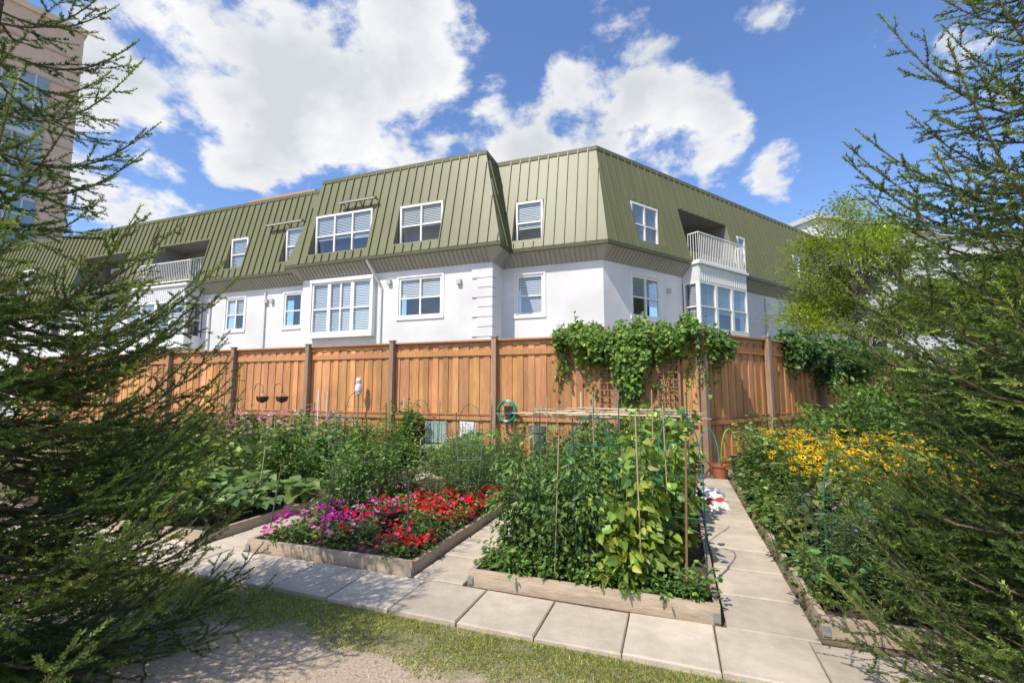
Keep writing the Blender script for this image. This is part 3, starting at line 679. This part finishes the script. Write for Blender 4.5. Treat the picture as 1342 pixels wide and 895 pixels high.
def vine(name, P, s0,s1,ztop,zlow,n,ls,col,thick=.28,strands=24,base=.62):
    L, S = MB(), MB()
    s = rng.uniform(s0,s1,n); u = (s-s0)/(s1-s0)
    prof = base+.2*np.sin(s*2.9+s0)+.15*np.sin(s*6.7+1.3)+.12*np.sin(s*14.1)
    low = ztop-(ztop-zlow)*np.clip(prof*np.sin(np.clip(u,.05,.95)*math.pi)**.3+rng.normal(0,.09,n),.15,1.15)
    top = ztop+.10*np.sin(s*5.1)+.07*np.sin(s*13)+rng.exponential(.05,n)
    z = low+(top-low)*rng.random(n)**.7
    nn = .1+thick*rng.random(n)*np.sin(np.clip((z-low)/(top-low+.01),0,1)*math.pi*.85+.3)
    over = (z > 3.0); nn[over] -= rng.random(over.sum())*.35
    pos = np.array([P(a,b_,c) for a,b_,c in zip(s,nn,z)])
    nv = np.array(P(0,1,0))-np.array(P(0,0,0))
    L.inst(T_heart, pos, rand_dirs(n)*.9+np.array([0,0,-.6])+nv*.3, nv+rand_dirs(n)*.6+np.array([0,0,.6]), ls*rng.uniform(.5,1.25,n), vcol(col,n,.36,.2))
    for i in range(strands):
        a = rng.uniform(s0-.1,s1+.1); zl = rng.uniform(zlow-.35,ztop-.5); t = np.linspace(0,1,8)
        pts = np.array([P(a+.12*math.sin(q*4+i)+.05*i/strands, .13+.1*math.sin(q*3+i*.7), ztop+.05-(ztop-zl)*q) for q in t])
        S.tube(pts, .004, (.10,.08,.04), 4)
        m = int((ztop-zl)*16); q = rng.random(m); pp = np.stack([np.interp(q,t,pts[:,j]) for j in range(3)],1)+rng.normal(0,.025,(m,3))
        L.inst(T_heart, pp, rand_dirs(m)*.9+np.array([0,0,-.7]), nv+rand_dirs(m)*.5+np.array([0,0,.4]), ls*rng.uniform(.5,1,m), vcol(col,m,.3,.16))
    o = L.build(name, M_leaf); S.build('vine_stems', M_bark, o)
vine('fence_vine', PF, 21.9,24.95, 3.12, 1.85, 8200, .088, (.105,.18,.03), .45, 60)
vine('fence_vine', PR, 3.6,9.6, 3.08, 1.8, 9500, .10, (.065,.125,.035), .5, 40, .75)
vine('fence_vine', PR, .0,1.0, 3.02, 2.0, 800, .09, (.09,.16,.03), .3, 14)
vine('fence_vine', PF, 23.3,24.0, 2.6, .6, 1300, .09, (.105,.175,.035), .45, 10)

def tree(name, T, H, R0, seed, col, ls, per=46, T2=T_leaf, trunk=.16):
    rg = np.random.default_rng(seed); root = empty(name); W = MB(); L = MB(); tips = []
    def br(p, d, ln, r, dep):
        t = np.linspace(0,1,5); side = nrm(np.cross(d, rg.normal(size=3)))*ln*.12
        pts = p+d*ln*t[:,None]+side*np.sin(t*math.pi)[:,None]+np.array([0,0,1.])*(.04*ln*t**2)[:,None]
        W.tube(pts, np.linspace(r,r*.6,5), (.13,.10,.08), 6)
        if dep == 0: tips.append((pts[-1],d)); tips.append((pts[2],d)); return
        for k in range(rg.integers(3,5)):
            f = rg.uniform(.45,1); q = p+d*ln*f
            nd = nrm(d+rg.normal(size=3)*.62*np.array([1,1,.6])+np.array([0,0,.08])); br(q, nd, ln*rg.uniform(.6,.8), r*.55, dep-1)
        tips.append((pts[-1],d))
    br(np.array([T[0],T[1],0.]), nrm([.03,.02,1]), H*.42, trunk, 0)
    for z in np.linspace(.3,.62,6):
        for k in range(2):
            a = rg.uniform(0,2*math.pi); br(np.array([T[0],T[1],H*z*.95]), nrm([math.cos(a),math.sin(a),rg.uniform(.35,1.1)]), R0*rg.uniform(.42,.6), trunk*.45, 3)
    W.tube([(T[0],T[1],H*.4),(T[0]+.1,T[1],H*.62),(T[0]+.05,T[1]+.1,H*.85)],[trunk*.6,trunk*.35,.03],(.13,.10,.08),6)
    br(np.array([T[0],T[1],H*.6]), nrm([.1,0,1]), H*.2, trunk*.3, 3)
    for p, d in tips:
        m = rg.poisson(per); c = rg.uniform(.75,1.25)
        o = rng.normal(size=(m,3))*np.array([.24,.24,.10])*R0/2.4
        dr = nrm(o+rand_dirs(m)*.1+.2*d); L.inst(T2, p+o, dr, rand_dirs(m)*.45+np.array([0,0,1.]), ls*rng.uniform(.6,1.2,m), vcol(col,m,.22,.12)*c)
    W.build('trunk_and_limbs', M_bark, root, True); L.build('leaves', M_leaf, root)
tree('deciduous_tree', (6.3,20.0), 9.0, 3.0, 4, (.19,.25,.03), .12, 26, trunk=.12)
tree('deciduous_tree', (11.5,21.5), 7.0, 3.2, 9, (.15,.20,.03), .15, 26, trunk=.15)

# ------------------------------------------------------------------ garden items
def stick(mb, p, q, r, c, k=5): mb.tube([p, ((p[0]+q[0])/2,(p[1]+q[1])/2,(p[2]+q[2])/2), q], r, c, k)
g = MB(); bam = (.40,.30,.18); grn = (.015,.08,.05); brn = (.22,.11,.06)
for (x,y,h,tx,c,r) in ((-1.05,4.0,1.35,.05,bam,.006),(-.85,4.02,1.5,-.03,grn,.006),(-.32,4.05,1.55,-.02,bam,.007),(.02,4.1,1.35,.04,brn,.011),(-.55,4.5,1.65,.02,grn,.006),
      (-.1,4.6,1.6,-.03,bam,.007),(-1.4,4.7,1.5,.02,grn,.006),(-.9,5.3,1.7,-.02,bam,.007),(.1,5.3,1.7,.0,grn,.007),(-1.55,5.6,1.65,0,bam,.007),(-.3,6.1,1.75,0,bam,.008),(-1.1,6.4,1.7,0,grn,.007)):
    stick(g,(x,y,.05),(x+tx,y+.02,h),r,c)
g.build('garden_stakes', M_paint)
g = MB()
for (x,y,h,tx) in ((-3.55,3.95,.95,-.3),(-2.55,4.05,.85,.03),(-4.5,4.2,.9,-.25),(-5.6,5.0,.95,-.15),(-6.4,6.0,1.3,.1),(-3.2,6.4,1.4,.05),(-2.9,7.0,1.5,-.05),(-5.3,7.6,1.5,.1),(-6.6,7.0,1.5,-.1),(-3.9,7.4,1.4,.08),(-7.6,7.5,1.6,.05),(-4.9,8.9,1.5,-.05)):
    stick(g,(x,y,.05),(x-tx*.5,y+.02,h),.008,(.10,.09,.07) if rng.random()<.5 else bam)
g.build('garden_stakes', M_paint)
for (x0,x1,y,h,cc) in ((-1.0,-.55,4.35,1.4,(.02,.18,.14)),(-.2,.2,4.5,1.45,(.02,.18,.14)),(-5.0,-4.5,7.9,1.45,(.05,.05,.05)),(-6.9,-6.3,8.3,1.6,(.05,.05,.05)),(-3.6,-3.1,7.2,1.4,(.03,.16,.10)),(1.2,1.7,4.9,1.15,(.02,.2,.12))):
    g = MB(); t = np.linspace(0,math.pi,16); g.tube(np.stack([(x0+x1)/2-(x1-x0)/2*np.cos(t), np.full(16,y), .1+h*np.sin(t)**.35],1), .006, cc, 5)
    for q in (.35,.6,.8): g.tube([(x0,y,.1+h*q),((x0+x1)/2,y,.1+h*q),(x1,y,.1+h*q)], .003, cc, 4)
    g.build('plant_support_hoop', M_plastic)
for (x,y,h) in ((-5.6,6.6,1.25),(-6.3,7.2,1.3),(-2.8,6.0,1.2),(-3.1,8.2,1.3),(-8.2,8.6,1.4)):
    g = MB(); t = np.linspace(0,2*math.pi,17)
    for q in (.35,.65,1.0): g.tube(np.stack([x+(.12+.08*q)*np.cos(t), y+(.12+.08*q)*np.sin(t), np.full(17,h*q)],1), .003, (.32,.32,.30), 4)
    for a in range(4):
        c_,s_ = math.cos(a*1.57+.4), math.sin(a*1.57+.4); stick(g,(x+.1*c_,y+.1*s_,.02),(x+.2*c_,y+.2*s_,h),.003,(.32,.32,.30),4)
    g.build('tomato_cage', M_paint)
g = MB(); X0,X1,Y0,Y1,Zc = -2.2,.05,7.2,8.7,1.36
for x in (X0,-1.1,X1):
    for y in (Y0,Y1): stick(g,(x,y,.02),(x+rng.normal(0,.02),y,Zc+.08),.013,bam)
for i in range(18):
    y = rng.uniform(Y0,Y1); stick(g,(X0-rng.uniform(-.5,.5),y,Zc+rng.normal(0,.05)),(X1+rng.uniform(-.5,.5),y+rng.normal(0,.35),Zc+rng.normal(0,.06)),rng.uniform(.007,.014),np.array(bam)*rng.uniform(.8,1.6))
for i in range(11):
    x = rng.uniform(X0,X1); stick(g,(x,Y0-.3,Zc+rng.normal(0,.04)),(x+rng.normal(0,.4),Y1+.2,Zc+.05),.009,np.array(bam)*rng.uniform(.8,1.5))
g.build('bamboo_trellis', M_paint)
for (a,b_,z0,z1) in ((22.9,23.5,1.2,2.5),(24.15,24.55,1.1,2.45)):
    g = MB()
    for s in np.linspace(a,b_,5): g.pbox(PF,s-.012,s+.012,.11,.125,z0,z1,(.34,.17,.10))
    for z in np.arange(z0+.05,z1,.16): g.pbox(PF,a,b_,.126,.14,z,z+.024,(.34,.17,.10))
    for s in (a-.02,b_+.02): g.pbox(PF,s-.018,s+.018,.105,.145,.0,z1+.05,(.34,.17,.10))
    g.build('wooden_trellis', M_wood)
g = MB()
for i in range(7):
    t = np.linspace(0,2*math.pi,28); r = .20+.016*(i%4)+.008*math.sin(i*2.1); y = 10.18-.022*(i%3)
    g.tube(np.stack([-3.78+r*np.cos(t),np.full(28,y),1.24+r*1.08*np.sin(t)],1),.012,(.015,.24,.15),6)
for k in range(6): 
    a = k*math.pi/3; stick(g,(-3.78,10.18,1.24),(-3.78+.2*math.cos(a),10.16,1.24+.2*math.sin(a)),.008,(.02,.05,.04))
g.box(-3.86,-3.70,10.2,10.4,1.12,1.36,(.02,.05,.04)); g.build('garden_hose_reel', M_plastic)
g = MB(); t = np.linspace(0,1,26)
for (x,y,c,r) in ((.55,9.9,(.02,.30,.27),.32),(.95,10.1,(.25,.45,.05),.28),(1.5,10.5,(.3,.5,.06),.3)):
    g.tube(np.stack([x+r*np.cos(t*math.pi)*.6, np.full(26,y)+.08*np.sin(t*6), .02+.95*np.sin(t*math.pi)**.6],1), .012, c, 6)
g.build('garden_hose', M_plastic)
def chair(x,y,rz,c,c2):
    g = MB(); ca,sa = math.cos(rz),math.sin(rz)
    def Q(s,n,z): return (x+s*ca-n*sa, y+s*sa+n*ca, z)
    for s in (-.25,.25):
        stick(g,Q(s,-.22,0),Q(s,-.2,.62),.014,c); stick(g,Q(s,.24,0),Q(s,.3,.98),.014,c); stick(g,Q(s,-.2,.62),Q(s,.27,.66),.016,c)
    g.pbox(Q,-.25,.25,-.22,.24,.42,.47,c2)
    for k in range(5): g.pbox(Q,-.23+k*.095,-.15+k*.095,.245,.27,.5,.95,c2)
    g.pbox(Q,-.25,.25,.24,.275,.951,1.0,c2)
    g.build('patio_chair', M_plastic)
chair(-5.35,9.5,.3,(.6,.6,.6),(.30,.42,.36)); chair(-4.75,9.6,-.4,(.7,.7,.7),(.7,.7,.68))
g = MB(); c=(-8.05,10.2,1.62)
g.lathe(c,[(.0,0),(.07,.01),(.10,.12),(.095,.22),(.065,.29),(.075,.33),(.08,.38),(.06,.43),(.0,.45)],(.72,.70,.68),14)
for s in (-1,1): g.lathe((c[0]+s*.045,c[1],c[2]+.43),[(.02,-.02),(.012,.02),(.0,.05)],(.6,.58,.56),6); g.lathe((c[0]+s*.03,c[1]-.072,c[2]+.36),[(.0,-.012),(.014,0),(.0,.012)],(.02,.02,.02),6)
g.lathe((c[0],c[1]-.08,c[2]+.33),[(.0,-.03),(.012,.0),(.0,.01)],(.5,.35,.1),6)
stick(g,(c[0],c[1],0),(c[0],c[1],1.63),.02,(.25,.2,.15)); g.build('owl_statue', M_paint)
for x,y in ((-11.2,9.7),(-10.7,9.9)):
    g = MB(); t = np.linspace(0,math.pi*1.15,12)
    g.tube(np.concatenate([[[x,y,0],[x,y,1.0],[x,y,1.75]], np.stack([x+.16-.16*np.cos(t),np.full(12,y),1.75+.17*np.sin(t)],1)]),.009,(.02,.02,.02),5)
    g.lathe((x+.31,y,1.38),[(.02,.0),(.14,.06),(.17,.17),(.165,.18)],(.05,.035,.02),12)
    for k in range(3): a=k*2.1; stick(g,(x+.31+.16*math.cos(a),y+.16*math.sin(a),1.55),(x+.31,y,1.73),.003,(.02,.02,.02))
    g.build('shepherd_hook', M_paint)
def bag(x,y,rz,w,l,h,z0,ca,cb):
    g = MB(); n1_,n2_ = 14,18; u,v = np.meshgrid(np.linspace(-1,1,n1_),np.linspace(-1,1,n2_))
    hh = h*((1-u**4)*(1-v**4))**.5*(1+.12*np.sin(u*6+v*4)+.08*np.sin(v*11)); X = u*w/2*(1-.06*np.abs(v)); Y = v*l/2
    xr = x+X*math.cos(rz)-Y*math.sin(rz); yr = y+X*math.sin(rz)+Y*math.cos(rz)
    F = [[j*n1_+i,j*n1_+i+1,(j+1)*n1_+i+1,(j+1)*n1_+i] for j in range(n2_-1) for i in range(n1_-1)]
    C = np.where(((np.abs(v)>.35)&(np.abs(v)<.75))[...,None],np.array(cb),np.array(ca)).reshape(-1,3)
    g.add(np.stack([xr.ravel(),yr.ravel(),(z0+hh).ravel()],1),F,C); g.build('soil_bag', M_plastic, smooth=True)
bag(.42,7.55,.5,.36,.55,.14,.03,(.7,.66,.62),(.45,.05,.04)); bag(.36,7.95,-.6,.36,.5,.16,.03,(.72,.7,.68),(.5,.2,.12)); bag(.40,7.7,1.3,.3,.45,.1,.15,(.75,.72,.7),(.7,.7,.68))
def pot(x,y,z,r,h,c,name='flower_pot'):
    g = MB(); g.lathe((x,y,z),[(.0,0),(r*.7,0),(r*.92,h*.85),(r*1.02,h*.86),(r*1.02,h),(r*.9,h),(r*.88,h*.9),(.0,h*.88)],c,20); g.build(name, M_plastic)
pot(-3.25,4.75,.12,.17,.22,(.02,.02,.02)); pot(1.1,9.6,.0,.2,.5,(.03,.03,.03)); pot(.75,9.95,0,.17,.3,(.35,.12,.06)); pot(-2.9,9.8,0,.22,.95,(.15,.16,.15),'compost_bin')
g = MB()
for x,y,h,c in ((-9.2,10.0,1.75,(.6,.6,.58)),(-8.95,10.05,1.7,(.5,.5,.48)),(-6.55,10.1,1.55,(.5,.42,.3)),(-2.0,10.1,1.7,(.55,.45,.3)),(-1.7,10.0,1.6,(.5,.4,.3)),(-12.2,10.0,1.6,(.3,.25,.2))):
    g.box(x-.018,x+.018,y-.012,y+.012,0,h,c)
g.build('wooden_stakes', M_paint)
